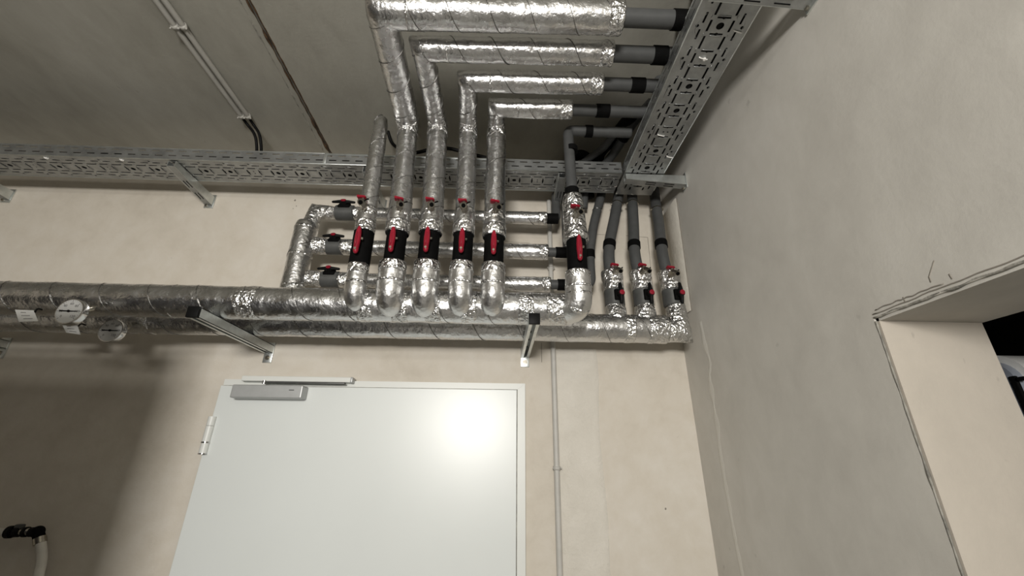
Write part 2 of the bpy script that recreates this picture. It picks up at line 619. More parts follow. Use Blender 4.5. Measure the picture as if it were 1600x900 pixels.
# ------------------------------------------------------------------ cable trays
def cell_plate(W, P, mode):
    """one repeat of the perforated tray bottom: 2D triangles (u across, v along) with the holes left out"""
    hw, hp = W/2, P/2
    holes = []

    def rect(u, v, a, b, nr=0):
        holes.append([(u-a, v-b), (u+a, v-b), (u+a, v+b), (u-a, v+b)])

    def circ(u, v, r, n=12):
        holes.append([(u+r*math.cos(2*PI*k/n), v+r*math.sin(2*PI*k/n)) for k in range(n)])
    k = W/.15
    if mode == 0:
        circ(0, 0, .0095*k, 16)
    else:
        circ(-.007*k, 0, .0032*k, 8); circ(.007*k, 0, .0032*k, 8)
    for s in (-1, 1):
        v = s*P*.235
        a, b, c = .0175*k, .0022, .0045
        holes.append([(-a, v-b), (-c, v-b), (0, v-b-.0026), (c, v-b), (a, v-b), (a, v+b), (c, v+b), (0, v+b+.0026), (-c, v+b), (-a, v+b)])
        rect(s*.0285*k, 0, .0030*k, P*.165)
        rect(s*.0265*k, P*.5-P*.1, .0030*k, P*.1)
        rect(s*.0265*k, -P*.5+P*.1, .0030*k, P*.1)
        circ(s*.058*k, -P*.02, .0046*k, 10)
        rect(s*.0475*k, P*.22, .0027*k, P*.15)
        rect(s*.0475*k, -P*.26, .0027*k, P*.15)
    verts, edges = [], []

    def loop(pts):
        s = len(verts)
        verts.extend(Vector(p) for p in pts)
        edges.extend((s+i, s+(i+1) % len(pts)) for i in range(len(pts)))
    loop([(-hw, -hp), (hw, -hp), (hw, hp), (-hw, hp)])
    for h in holes: loop(h)
    vo, _, fo, *_ = delaunay_2d_cdt(verts, edges, [], 1, 1e-5)

    def inside(p, h):
        c = False
        for i in range(len(h)):
            (x1, y1), (x2, y2) = h[i], h[i-1]
            if (y1 > p[1]) != (y2 > p[1]) and p[0] < (x2-x1)*(p[1]-y1)/(y2-y1)+x1: c = not c
        return c
    tris = []
    for f in fo:
        c = sum((vo[i] for i in f), Vector((0, 0)))/3
        if not any(inside(c, h) for h in holes):
            tris.append(f)
    return vo, tris


def slot_strip(L, Hh, pitch, slot, rows, th=.0024):
    """side lip with staggered slots; 2D tris (v along, h up)"""
    n = int(L/pitch)
    verts, tris = [], []
    verts_c, edges, holes = [], [], []
    for off, h in rows:
        holes.append([(pitch*off, h-th), (pitch*off+slot, h-th), (pitch*off+slot, h+th), (pitch*off, h+th)])

    def loop(pts):
        s = len(verts_c)
        verts_c.extend(Vector(p) for p in pts)
        edges.extend((s+i, s+(i+1) % len(pts)) for i in range(len(pts)))
    loop([(0, 0), (pitch, 0), (pitch, Hh), (0, Hh)])
    for h in holes: loop(h)
    vo, _, fo, *_ = delaunay_2d_cdt(verts_c, edges, [], 1, 1e-5)
    for f in fo:
        c = sum((vo[i] for i in f), Vector((0, 0)))/3
        if not any(h[0][0] < c.x < h[2][0] and h[0][1] < c.y < h[2][1] for h in holes):
            tris.append(f)
    return vo, tris, n


def tray(name, label, A, along, across, W, P, ncell, v0, lips, LH, loc, marks=()):
    """A: point at the start on the tray axis; along/across unit vectors"""
    root = thing(name, label, 'cable tray', loc)
    A, al, ac = Vector(A), Vector(along), Vector(across)
    bm = nb()
    cells = [cell_plate(W, P, 0), cell_plate(W, P, 1)]
    for i in range(ncell):
        vo, tris = cells[1 if i % 3 == v0 else 0]
        vs = [bm.verts.new(A + ac*p.x + al*(P*(i+.5) + p.y)) for p in vo]
        for f in tris:
            bm.faces.new([vs[j] for j in f])
    bmesh.ops.remove_doubles(bm, verts=bm.verts, dist=2e-5)
    bmesh.ops.recalc_face_normals(bm, faces=bm.faces)
    o = obj('tray_bottom', bm, 'zinc', root, False)
    m = o.modifiers.new('sheet', 'SOLIDIFY'); m.thickness = .0014; m.offset = 0
    # pressed lips beside the slots
    bm = nb()
    k = W/.15
    for i in range(ncell):
        c = A + al*(P*(i+.5))
        for s in (-1, 1):
            q = c + al*(s*P*.235 + s*.0045)
            sweep(bm, [q - ac*.017*k, q - ac*.010*k - Vector((0, 0, .0016)), q + ac*.010*k - Vector((0, 0, .0016)), q + ac*.017*k], .0013, 5)
            for sv in (-1, 1):
                q = c + ac*(s*.0315*k) + al*(sv*P*.27)
                sweep(bm, [q - al*P*.05 + ac*s*.002, q - Vector((0, 0, .0016)), q + al*P*.05 + ac*s*.002], .0011, 5)
            q = c + ac*(s*.051*k) - al*P*.02
            sweep(bm, [q - al*P*.36 - ac*s*.004*k, q - al*P*.1 + ac*s*.009*k - Vector((0, 0, .0008)), q + al*P*.1 + ac*s*.009*k - Vector((0, 0, .0008)), q + al*P*.36 - ac*s*.004*k], .0008, 4)
    obj('pressed_rib', bm, 'zinc', root, True, kind='stuff')
    if name == 'cable_tray' and al.y < 0:
        bm = nb(); box(bm, A - ac*W/2 - al*.034 - Vector((0, 0, .0007)), A + ac*W/2 + Vector((0, 0, .0007))); obj('end_strip', bm, 'zinc', root, False)
    L = P*ncell
    for s in lips:
        vo, tris, n = slot_strip(L, LH, .05, .028, ((.05, LH*.36), (.40, LH*.76)))
        bm = nb()
        base = A + ac*(s*W/2)
        for i in range(n):
            vs = [bm.verts.new(base + al*(i*.05 + p.x) + Vector((0, 0, p.y))) for p in vo]
            for f in tris:
                bm.faces.new([vs[j] for j in f])
        bmesh.ops.remove_doubles(bm, verts=bm.verts, dist=2e-5)
        bmesh.ops.recalc_face_normals(bm, faces=bm.faces)
        o = obj('side_rail', bm, 'zinc', root, False)
        m = o.modifiers.new('sheet', 'SOLIDIFY'); m.thickness = .0014; m.offset = 0
        bm = nb()
        e = base + Vector((0, 0, LH))
        sweep(bm, [e, e + al*(n*.05)], .0018, 8)
        sweep(bm, [base, base + al*(n*.05)], .0022, 8)
        obj('rolled_edge', bm, 'zinc2', root)
    return root


def dark_tray_fill(label, A, along, across, W, L, loc):  # unseen cables added so that the tray slots look black
    A, al, ac = Vector(A), Vector(along), Vector(across)
    bm = nb()
    for row in range(2):
        for j in range(7 - row):
            u = -W*.5 + .0105 + (W-.021)*(j + row*.5)/6
            ps = [A + ac*(u + .002*noise.noise((t*.7, j, row))) + al*(L*t/16) + Vector((0, 0, .0105 + row*.014 + .002*noise.noise((t*.6, j+9, row)))) for t in range(17)]
            sweep(bm, ps, W/12.4, 8)
    o = obj('slot_dark_cables', bm, 'blackgloss', None, True, loc=loc)
    tag(o, label, 'cables', kind='stuff')


TZ = 2.84
BPH, RPH = 0, 0
dark_tray_fill('dense black cables added unseen in the back cable tray to blacken its slots', (.46, -.178, TZ+.001), (-1, 0, 0), (0, -1, 0), .120, 2.6, (-.8, -.165, TZ))
dark_tray_fill('dense black cables added unseen in the right cable tray to blacken its slots', (.552, -.115, TZ+.001), (0, -1, 0), (-1, 0, 0), .145, 1.4, (.552, -.8, TZ))
tray('cable_tray', 'long perforated steel cable tray running left along the back wall', (.466, -.178, TZ), (-1, 0, 0), (0, -1, 0), .128, .0929, 29, BPH, (-1, 1), .050, (-.8, -.165, TZ))
tray('cable_tray', 'wide perforated steel cable tray running toward the viewer along the right wall', (.552, -.138, TZ), (0, -1, 0), (-1, 0, 0), .152, .0935, 15, RPH, (-1, 1), .046, (.552, -.8, TZ))

# corner splice strip between the trays
sp = thing('splice_plate', 'thin steel splice strip over a joint of the back cable tray', 'plate', (-.65, -.225, TZ))
q = aty(512, 250, -.223)
bm = nb(); box(bm, (q.x-.006, -.2465, TZ+.002), (q.x+.006, -.2425, TZ+.05), .001); obj('strip', bm, 'zinc2', sp, 'auto')
bm = nb(); box(bm, (q.x, -.2455, TZ+.043), (q.x+.62, -.2425, TZ+.0495), .0008); obj('splice_edge', bm, 'zinc2', sp, 'auto')


def cantilever(label, P, dirv, L, width=.030, h0=.042, h1=.024):
    """tray bracket: U arm from a wall plate; P = wall point at the arm's top middle"""
    P, d = Vector(P), Vector(dirv)
    s = d.cross(Vector((0, 0, 1)))
    root = thing('tray_bracket', label, 'bracket', P, 'tray brackets')
    up = Vector((0, 0, 1))
    for k in (-1, 1):
        bm = nb()
        o = s*(k*width/2)
        a = o - s*k*.002
        hexa(bm, [P+a-up*h0, P+o-up*h0, P+o+d*L-up*h1, P+a+d*L-up*h1, P+a, P+o, P+o+d*L, P+a+d*L])
        bmesh.ops.recalc_face_normals(bm, faces=bm.faces)
        obj('arm_side', bm, 'zinc2', root, False)
    bm = nb()
    a = s*(width/2-.001)
    # bottom web with a ridge fold
    hexa(bm, [P-a-up*(h0), P+a-up*(h0), P+a+d*L-up*(h1), P-a+d*L-up*(h1), P-a-up*(h0-.002), P+a-up*(h0-.002), P+a+d*L-up*(h1-.002), P-a+d*L-up*(h1-.002)])
    bmesh.ops.recalc_face_normals(bm, faces=bm.faces)
    obj('arm_web', bm, 'zinc', root, False)
    for t in (.2, .5):
        q0, q1 = P + d*(L*t) - up*(h0+(h1-h0)*t+.0006), P + d*(L*(t+.16)) - up*(h0+(h1-h0)*(t+.16)+.0006)
        for k in (-1, 1):
            bm = nb()
            sweep(bm, [q0 + s*k*.006, q1 + s*k*.006], .0013, 6)
            obj('slot', bm, 'black', root)
    bm = nb()
    w = width/2 + .004
    lo = P - s*w - up*(h0+.012)
    hi = P + s*w + up*.012 + d*.004
    box(bm, (min(lo.x, hi.x), min(lo.y, hi.y), lo.z), (max(lo.x, hi.x), max(lo.y, hi.y), hi.z), .001)
    obj('wall_plate', bm, 'zinc2', root, 'auto')
    bm = nb()
    c = P - up*(h0+.002)
    sweep(bm, [c + d*.003 + s*.009, c + d*.0095 + s*.009], .0055, 6)
    obj('bolt', bm, 'nickel', root, 'auto')
    return root


for px, py, lb in ((20, 296, 'leftmost wall bracket under the back cable tray, cut by the photo edge'),
                   (333, 304, 'steel wall bracket under the back tray left of the pipe cluster'),
                   (600, 302, 'wall bracket under the back tray half hidden behind the foil risers'),
                   (866, 318, 'wall bracket under the back tray left of the grey riser')):
    p = aty(px, py, 0)
    cantilever(lb, (p.x, 0, TZ-.004), (0, -1, 0), .238)
p = atx(1070, 285, XR)
cantilever('steel wall bracket under the right tray at the room corner', (XR, -.229, TZ-.004), (-1, 0, 0), .236)
cantilever('steel wall bracket under the right tray at the top photo edge', (XR, -.932, TZ-.004), (-1, 0, 0), .236)

# cable ties poking out of the tray bottoms
for k, (x, y, lb) in enumerate(((1099, 92, 'white cable tie end on the right tray beside its second big hole from the top'),
                                (1033, 212, 'white cable tie end across the lower part of the right tray'),
                                (1153, 50, 'white cable tie end at the outer edge of the right tray near its top'),
                                (1047, 246, 'white cable tie end at the outer edge of the right tray near the corner'),
                                (72, 247, 'white cable tie end on the back tray near the left photo edge'),
                                (190, 250, 'white cable tie end on the back tray left of the bracket'))):
    c = atz(x, y, TZ-.003)
    t = thing('cable_tie', lb, 'cable tie', c, 'cable ties in the trays')
    a = Vector((.013, .003, 0)) if k < 4 else Vector((.006, .003, 0))
    bm = nb(); sweep(bm, path([c - a + Vector((0, 0, .006)), c - a*.9, c + a*.9, c + a + Vector((0, 0, .006))], .003, .002), .0019, 6); obj('strap', bm, 'tie', t)
    if k in (0, 4, 5):
        bm = nb(); box(bm, c + a*.2 - Vector((.003, .004, .004)), c + a*.2 + Vector((.004, .004, .002)), .0008); obj('lock_head', bm, 'tie', t, 'auto')

# ------------------------------------------------------------------ ceiling conduits and black cables
def conduit(name, label, pts, r, mat, clips=(), step=.01, group=None, mount=(0, 0, 1)):
    root = thing(name, label, 'conduit', pts[0], group)
    p = path(pts, .05, step)
    bm = nb(); sweep(bm, p, r, 16); obj('tube', bm, mat, root)
    for c in clips:
        i = min(range(len(p)), key=lambda k: (p[k]-Vector(c)).length)
        i = min(max(i, 1), len(p)-2)
        t = (p[i+1]-p[i-1]).normalized()
        m = Vector(mount)
        s = t.cross(m).normalized()
        q = p[i]
        bm = nb()
        sweep(bm, [q - t*.006, q + t*.006], r+.0028, 16)
        for k in (-1, 1):
            sweep(bm, path([q + s*k*(r+.002) - m*(r*.5), q + s*k*(r+.004) - m*(r+.004)], 0, .002), .0026, 6)
        b0 = q + m*(r*.3)
        sweep(bm, [b0, q + m*(r+.003)], .008, 8)
        obj('clip', bm, mat, root)
    return root


CZ = H - .016
e1, e2 = atz(378, 184, CZ), atz(391, 184, CZ)
s1 = atz(240, -6, CZ); s2 = atz(257, -6, CZ)
x1 = (e1.x + s1.x)/2 - .0; x2 = x1 + .026
for x, e, lb, ks in ((x1, e1, 'left one of two grey conduits on the ceiling', 0), (x2, e2, 'right one of two grey conduits on the ceiling', 1)):
    conduit('ceiling_conduit', lb, [Vector((x, -1.6, CZ)), Vector((x, e.y, CZ))], .0085, 'conduit_c', [Vector((x, atz(278, 40, CZ).y, CZ)), Vector((x, atz(383, 188, CZ).y - .02, CZ)), Vector((x, -1.3, CZ))], group='ceiling conduits')
for x, e, px, lb in ((x1, e1, 402, 'left black cable hanging from the ceiling conduits to the tray'), (x2, e2, 409, 'right black cable hanging from the ceiling conduits to the tray')):
    q = atz(px, 236, 2.95)
    pts = [Vector((x, e.y-.02, CZ)), Vector((x, e.y+.03, CZ-.002)), q + Vector((-.006, -.03, .06)), q, Vector((q.x+.01, -.17, 2.85))]
    bm = nb(); sweep(bm, path(pts, .05, .006), .0055, 10)
    o = obj('black_cable', bm, 'blackgloss', None, True, loc=pts[0])
    tag(o, lb, 'cable', 'black cables from the ceiling')
# black cable lying over the tray behind the risers
bm = nb()
cp = [(606, 205, -.20), (612, 225, -.18), (632, 238, -.20), (652, 239, -.22), (672, 233, -.23), (700, 231, -.23), (722, 237, -.225), (745, 243, -.215), (775, 250, -.2)]
sweep(bm, path([aty(x, y, Y) for x, y, Y in cp], .03, .006), .007, 10)
tag(obj('black_cable', bm, 'blackgloss', None, True, loc=aty(606, 205, -.2)), 'black cable arching over the back tray behind the foil risers', 'cable')

# wall conduit from behind the mains down beside the door
cx = aty(864, 560).x
conduit('wall_conduit', 'grey conduit running down the back wall right of the door', [Vector((cx, -.014, 2.86)), Vector((cx, -.014, 0.02))], .0098, 'conduit',
        [Vector((cx, -.014, aty(870, 733).z)), Vector((cx, -.014, aty(861, 423).z)), Vector((cx, -.014, .7))], mount=(0, 1, 0))
cx2 = aty(866, 318).x - .012
conduit('wall_conduit', 'short thin grey conduit on the wall beside the tray bracket', [Vector((cx+.024, -.011, 2.86)), Vector((cx+.026, -.011, aty(868, 335).z))], .007, 'conduit', mount=(0, 1, 0))

# ------------------------------------------------------------------ foil pipes
NF = 30


def jacket(name, root, pts, rad, mat='foil', wr=.0016, wscale=26, seed=0, n=NF):
    bm = nb()
    sweep(bm, pts, rad, n, True, wr, wscale, seed)
    return obj(name, bm, mat, root)


def seam(root, pts, rad, pitch, phase, sgn=1, thick=.0014):
    bm = nb(); helix(bm, pts, rad, pitch, phase, thick, sgn)
    return obj('foil_seam', bm, 'seam', root)


def collar(root, pts, i, j, rad, extra=.0014, name='foil_collar', seed=1, mat='crumpled', wr=.0015):
    bm = nb(); ringband(bm, pts, max(0, i), min(len(pts)-1, j), rad, extra, NF, wr, seed)
    return obj(name, bm, mat, root)


SG = 1
FY, FZ, FR = -.327, 2.241, .0506       # front main
RY, RZ, RR = -.141, 2.240, .0500       # rear main

fm = thing('main_pipe', 'upper foil-wrapped main pipe, nearer the viewer, ending under the grey riser', 'pipe', (-.8, FY, FZ))
xe = aty(884, 480, FY).x
pts = line((-2.6, FY, FZ), (xe, FY, FZ), .006)
jacket('foil_jacket', fm, pts, FR, 'foil', .0016, 22, 1, 44)
for ph, pt in ((.3, .14),):
    seam(fm, pts, FR, pt, ph, SG)
at = lambda P, x: min(range(len(P)), key=lambda k: abs(P[k].x-x))
for px, wpx in ((276, 1), (395, 10), (868, 12)):
    i = at(pts, aty(px, 470, FY).x)
    collar(fm, pts, i-wpx//2, i+max(1, wpx//2), FR, .0011, seed=px)
for px in (545, 600, 655, 710, 800):   # crumpled tape between the riser saddles
    i = at(pts, aty(px+22, 480, FY-.04).x)
    collar(fm, pts, i-4, i+4, FR, .001, 'foil_patch', px)

rm = thing('main_pipe', 'lower foil-wrapped main pipe, nearer the wall, reaching the room corner', 'pipe', (-.8, RY, RZ))
xe2 = aty(1040, 520, RY).x
pts = line((-2.8, RY, RZ), (xe2, RY, RZ), .006)
jacket('foil_jacket', rm, pts, RR, 'foil', .0013, 22, 5, 44)
for ph, pt in ((1.3, .15),):
    seam(rm, pts, RR, pt, ph, SG)
for px, wpx in ((240, 4), (980, 6), (1012, 4)):
    i = at(pts, aty(px, 505, RY).x)
    collar(rm, pts, i-wpx//2, i+max(1, wpx//2), RR, .001, seed=px)
i = len(pts)-1
collar(rm, pts, i-9, i, RR, .0012, seed=9)

# ---- five tall risers
RYV, HZ = -.392, 2.905
LEAN = [('first', 561, 417, 569, 363, .031, .029), ('second', 615, 414, 620, 364, .0415, .036), ('third', 668, 414, 672, 364, .0405, .036), ('fourth', 722, 415, 724, 366, .037, .033), ('fifth', 771.5, 417, 771.5, 370, .037, .035)]
TOP = [None, ((638, 195), (597, 21), (972, 25)), ((685, 200), (661, 78), (957, 82)), ((732, 200), (731, 128), (942, 130)), ((776, 205), (776, 169), (894, 171))]
VALVE = []
COCK = []
NM = ['first', 'second', 'third', 'fourth', 'fifth']
HR = [None, .043, .0345, .0325, .031]
for k, (nm, xb, yb, xt, yt, rl, ru) in enumerate(LEAN):
    pb, pt = aty(xb, yb, RYV), aty(xt, yt, RYV)
    X = (pb.x + pt.x)/2
    root = thing('riser_pipe', {0: 'leftmost foil-wrapped riser, thin and straight with a closed top'}.get(k, nm + ' foil-wrapped riser from the left, bending along the ceiling to the right'), 'pipe', (X, FY, FZ), 'foil risers on the upper main pipe')
    # lower elbow out of the main
    lz = pb.z + .006
    p = path([(X, FY+.02, FZ-.003), (X, RYV+.002, FZ-.003), (X, RYV, lz)], [0, .034, 0], .004)
    n = len(p)
    jacket('lower_elbow', root, p, lerp_r(n, [(0, rl), (.97, rl*.97), (1, rl*.93)]), 'satin', .0016, 40, k*3+1)
    collar(root, p, n-9, n-1, [rl*.97]*n, .0016, seed=k)
    collar(root, p, 0, 5, rl, .0045, 'foil_saddle', k+4)
    j = n-int((lz-FZ)/.004*.62)
    collar(root, p, j-1, j+1, rl, .0006, 'foil_tape', k+9, wr=.0005)
    VALVE.append((X, (pb.z+pt.z)/2, pt.z-pb.z, .0305))
    # upper jacket
    uz = pt.z - .004
    if k == 0:
        te = aty(597, 183, RYV)
        te = Vector((te.x, RYV, te.z))
        pp = [(X, RYV, uz), (X, RYV, uz+.09), te]
        p = path(pp, .05, .005)
        n = len(p)
        rad = lerp_r(n, [(0, ru+.001), (.12, ru+.001), (.2, ru-.002), (.35, .028), (.9, .0245), (.97, .021), (1, .010)])
        jacket('foil_jacket', root, p, rad, 'foil', .0014, 28, 2)
        seam(root, p, rad, .12, .5)
    else:
        b, c, e = TOP[k]
        B, Cc, E_ = atz(*b, HZ), atz(*c, HZ), atz(*e, HZ)
        my = (Cc.y+E_.y)/2
        Cc = Vector((Cc.x, Cc.y*.6+my*.4, HZ)); E_ = Vector((E_.x, E_.y*.6+my*.4, HZ))
        B = Vector((B.x, RYV+.004, HZ))
        p = path([(X, RYV, uz), (X, RYV, uz+.1), B, Cc], [0, .04, .03, 0], .005)
        p = p[:-1] + [Cc] + path([Cc, E_], 0, .005)[1:]
        n = len(p)
        iB = min(range(n), key=lambda q: (p[q]-B).length)
        iC = min(range(n), key=lambda q: (p[q]-Cc).length)
        hr = HR[k]
        tB, tC = iB/(n-1), iC/(n-1)
        rad = lerp_r(n, [(0, ru+.001), (.06, ru+.0015), (.09, ru-.0005), (tB-.02, ru-.002), (tB+.02, hr*.93), (tC-.03, hr*.95), (tC+.02, hr), (1, hr)])
        jacket('foil_jacket', root, p, rad, 'foil', .0017, 26, k*5)
        seam(root, p, rad, .10 + .006*k, k*1.1, SG)
        collar(root, p, iB-8, iB+7, rad, .0014, 'foil_tape', k+20, wr=.002)
        collar(root, p, iC+14, iC+15, rad, .0008, 'foil_tape', k+30, wr=.0006)
        collar(root, p, n-9, n-1, rad, .0012, 'end_collar', k+40)
        # grey plastic pipe leaving the foil and crossing above the right tray
        d = (p[-1]-p[-4]).normalized()
        g0 = p[-1] - d*.02
        gr = (.0235, .0235, .0205, .0195)[k-1]
        d = Vector((1, 0, 0))
        bm = nb(); sweep(bm, path([g0, Vector((.545, g0.y, g0.z)), Vector((.553, g0.y, H-.008))], .04, .012), gr, 20); obj('plastic_pipe', bm, 'grey', root, 'auto')
        ka = ((1052, 1077), (1021, 1043), (986, 1008), (932, 953))[k-1]
        ya = (27, 82, 130, 170)[k-1]
        q0, q1 = atz(ka[0], ya, HZ).x, atz(ka[1], ya, HZ).x
        bm = nb(); sweep(bm, [(q0, g0.y, g0.z), (q1, g0.y, g0.z)], gr+.0028, 22); obj('coupling', bm, 'black', root, 'auto')
    # cuff of crumpled foil above the valve
    collar(root, p, 0, 8, lerp_r(n, [(0, ru+.001), (1, ru)]), .0018, 'foil_cuff', k+50, wr=.0016)
    collar(root, p, 11, 18, lerp_r(n, [(0, ru), (1, ru)]), .0006, 'foil_tape', k+60, wr=.0012)
    cz = aty(*((567, 318), (623, 322), (673, 323), (726, 324), (773, 326))[k], RYV-.04)
    COCK.append((cz.x, RYV - ru*.8, cz.z, nm))

# ---- sixth riser, grey above its foil sleeve
X6 = aty(901, 395, RYV).x
root = thing('riser_pipe', 'grey riser with a short foil sleeve at the right end of the upper main', 'pipe', (X6, FY, FZ), 'foil risers on the upper main pipe')
zb, zt = aty(902, 427, RYV).z, aty(900, 376, RYV).z
ZL = FZ - .012
p = path([(X6-.03, FY+.004, ZL+.006), (X6, RYV+.01, ZL), (X6, RYV, zb+.004)], [0, .034, 0], .004)
n = len(p)
jacket('lower_elbow', root, p, lerp_r(n, [(0, .042), (.7, .040), (.97, .0375), (1, .036)]), 'satin', .0018, 34, 8)
collar(root, p, n-8, n-1, .0375, .0015, seed=6)
for j in (14, 22, 28):
    collar(root, p, j, j+2, .0405, .0006, 'foil_tape', j, wr=.0008)
VALVE.append((X6, (zb+zt)/2, zt-zb, .0305))
z2 = aty(896, 308, RYV).z
p = line((X6, RYV, zt-.004), (X6-.004, RYV, z2), .005)
n = len(p)
rad = lerp_r(n, [(0, .0385), (.12, .0385), (.2, .036), (.85, .0355), (1, .031)])
jacket('foil_sleeve', root, p, rad, 'crumpled', .002, 34, 4)
collar(root, p, 0, 9, rad, .0022, 'foil_cuff', 3, wr=.0028)
seam(root, p, rad, .10, 1)
ze = atz(893, 212, HZ)
p = path([(X6-.004, RYV, z2-.01), (X6-.006, RYV+.004, HZ), (atz(985, 210, HZ).x, RYV+.004, HZ)], .022, .005)
bm = nb(); sweep(bm, p, .0185, 20); obj('plastic_pipe', bm, 'grey', root)
bm = nb(); cyl(bm, (X6-.004, RYV, z2-.004), (X6-.0045, RYV, z2+.03), .0235, 22); obj('coupling', bm, 'black', root, 'auto')
for px, py, ax in ((893, 234, 2), (918, 212, 0)):
    c = aty(px, py, RYV+.002) if ax == 2 else Vector((atz(px, py, HZ).x, RYV+.004, HZ))
    dv = Vector((0, 0, .010)) if ax == 2 else Vector((.013, 0, 0))
    bm = nb(); cyl(bm, c-dv, c+dv, .0218, 22); obj('coupling', bm, 'black', root, 'auto')
COCK.append((aty(899, 330, RYV-.04).x, RYV - .030, aty(899, 334, RYV-.04).z, 'sixth'))

# bends behind the sixth riser, above the back tray
root = thing('bent_pipe', 'grey pipe with a dark coupling slanting above the tray corner', 'pipe', atz(985, 195, 2.95))
p = path([atz(1018, 160, 2.96), atz(990, 190, 2.96), atz(955, 246, 2.94), Vector((.36, -.06, 2.90)), Vector((.35, -.05, 2.80))], .05, .006)
bm = nb(); sweep(bm, p, .0175, 18); obj('plastic_pipe', bm, 'grey', root)
i = min(range(len(p)), key=lambda q: (p[q]-atz(973, 213, 2.95)).length)
bm = nb(); sweep(bm, p[i-2:i+3], .0212, 18); obj('coupling', bm, 'black', root, 'auto')
root = thing('bent_pipe', 'short grey pipe end turning down behind the grey riser elbow', 'pipe', atz(945, 225, 2.92))
p = path([atz(962, 205, 2.96), atz(945, 230, 2.95), Vector((.26, -.09, 2.93)), Vector((.255, -.07, 2.85))], .03, .005)
bm = nb(); sweep(bm, p, .0145, 18); obj('plastic_pipe', bm, 'grey', root)

for lb, q in zip(('added black hose darkening the space beside the grey riser elbow above the back tray', 'added black hose close to the wall, darkening the tray corner', 'added black hose bending toward the viewer, darkening the space beside the right cable tray'), (((.30, -.10, 2.88), (.27, -.10, 2.98), (.33, -.14, 3.03), (.40, -.10, 2.99), (.42, -.08, 2.88)),
          ((.25, -.05, 2.86), (.25, -.06, 3.0), (.31, -.05, 3.04), (.37, -.05, 3.0), (.38, -.05, 2.86)),
          ((.40, -.14, 2.88), (.40, -.17, 2.99), (.45, -.22, 3.02), (.455, -.32, 3.0), (.46, -.42, 2.95)))):
    bm = nb(); sweep(bm, path([Vector(v) for v in q], .05, .006), .021, 14)  # black hoses added as dark mass to deepen the shaded tray corner
    tag(obj('corner_dark_hose', bm, 'black', None, True, loc=q[0]), lb, 'hose', 'added black hoses darkening the tray corner')

# ---- stub riser and three branch pipes with their valves
BY = -.118
SX, SR = aty(470, 396, RY).x, .042
st = thing('stub_pipe', 'short thick foil-wrapped upright pipe left of the valve cluster', 'pipe', (SX, RY, RZ))
zt = aty(481, 348, RY).z
p = line((SX, RY, RZ+.01), (SX, RY, zt), .005)
n = len(p)
rad = lerp_r(n, [(0, SR), (.95, SR), (.99, SR-.004), (1, SR-.012)])
jacket('foil_jacket', st, p, rad, 'foil', .0016, 28, 11)
for t in (.30, .62, .9):
    i = int(t*n)
    collar(st, p, i, i+2, rad, .0008, 'foil_tape', i, wr=.0012)
seam(st, p, rad, .16, 2)
BR = [('top', 331, 343, .0255, 540, (526, 555), 854, 872), ('middle', 386, 394, .0300, 524, (511, 538), 856, 886), ('bottom', 438, 443.5, .0275, 517, (503, 531), 860, 890)]
SHUT = []
for k, (nm, y0, y1, r, vx, (va, vb), gx, bx) in enumerate(BR):
    a, b = aty(540, y0, BY), aty(840, y1, BY)
    Z = (a.z+b.z)/2
    xa, xb_ = aty(va, y0, BY).x, aty(vb, y0, BY).x
    xg = aty(gx, y1, BY).x
    root = thing('branch_pipe', nm + ' one of three foil-wrapped branch pipes behind the risers', 'pipe', (xa, BY, Z), 'branch pipes from the stub')
    # inlet from the stub
    if k == 0:
        cn = Vector((SX+.012, BY-.004, Z))
        p = path([(SX+.008, RY, zt-.03), cn], 0, .004)
        p = p[:-1] + [cn] + path([cn, (xa+.012, BY, Z)], 0, .004)[1:]
    else:
        p = line((SX, RY+.01, Z), (xa+.012, BY, Z), .004)
    n = len(p)
    jacket('inlet_elbow', root, p, lerp_r(n, [(0, r+.004), (.8, r+.002), (1, r-.004)]), 'crumpled', .0022, 40, k)
    if k == 0:
        collar(root, p, 0, 6, r+.004, .001, 'foil_tape', 4)
    p = line((xb_-.01, BY, Z), (xg, BY, Z), .006)
    n = len(p)
    rad = lerp_r(n, [(0, r*.9), (.02, r), (1, r)])
    jacket('foil_jacket', root, p, rad, 'foil', .0014, 28, 20+k)
    collar(root, p, 0, 10, r, .0014, 'foil_cuff', k+2, wr=.002)
    collar(root, p, n-7, n-1, r, .0014, 'end_collar', k+3)
    seam(root, p, rad, .11, k*1.4, SG)
    gr = .0185
    xk0, xk1 = ((aty(854, y1, BY).x, aty(872, y1, BY).x), (aty(868, y1, BY).x, aty(886, y1, BY).x), (aty(871, y1, BY).x, aty(886, y1, BY).x))[k]
    xend = (.222, .262, .34)[k]
    upx = Vector((xend, BY, Z))
    pts = [(xg-.01, BY, Z), upx, (xend+.004, BY+.035, Z+.09), (xend+.01, -.06, 2.86)]
    if k == 2:
        pts = [(xg-.01, BY, Z), (aty(925, 462, BY).x, BY, Z), aty(921, 400, BY+.01), aty(927, 352, -.09), aty(938, 311, -.055), aty(941, 296, -.05)]
    q = path(pts, [0, .035, .08, .05, .03, 0], .005)
    bm = nb(); sweep(bm, q, gr, 18); obj('plastic_pipe', bm, 'grey', root)
    bm = nb(); cyl(bm, (xk0, BY, Z), (xk1, BY, Z), gr+.003, 20); obj('coupling', bm, 'black', root, 'auto')
    if k == 2:
        c = aty(921, 398, BY+.01)
        bm = nb(); cyl(bm, c - Vector((0, 0, .016)), c + Vector((0, 0, .016)), gr+.003, 20); obj('coupling', bm, 'black', root, 'auto')
        c = aty(933, 329, -.07)
        bm = nb(); cyl(bm, c - Vector((0, 0, .003)), c + Vector((0, 0, .003)), gr+.002, 20); obj('pipe_clip', bm, 'chrome', root, 'auto')
    SHUT.append(((xa+xb_)/2, BY, Z, xb_-xa, nm))

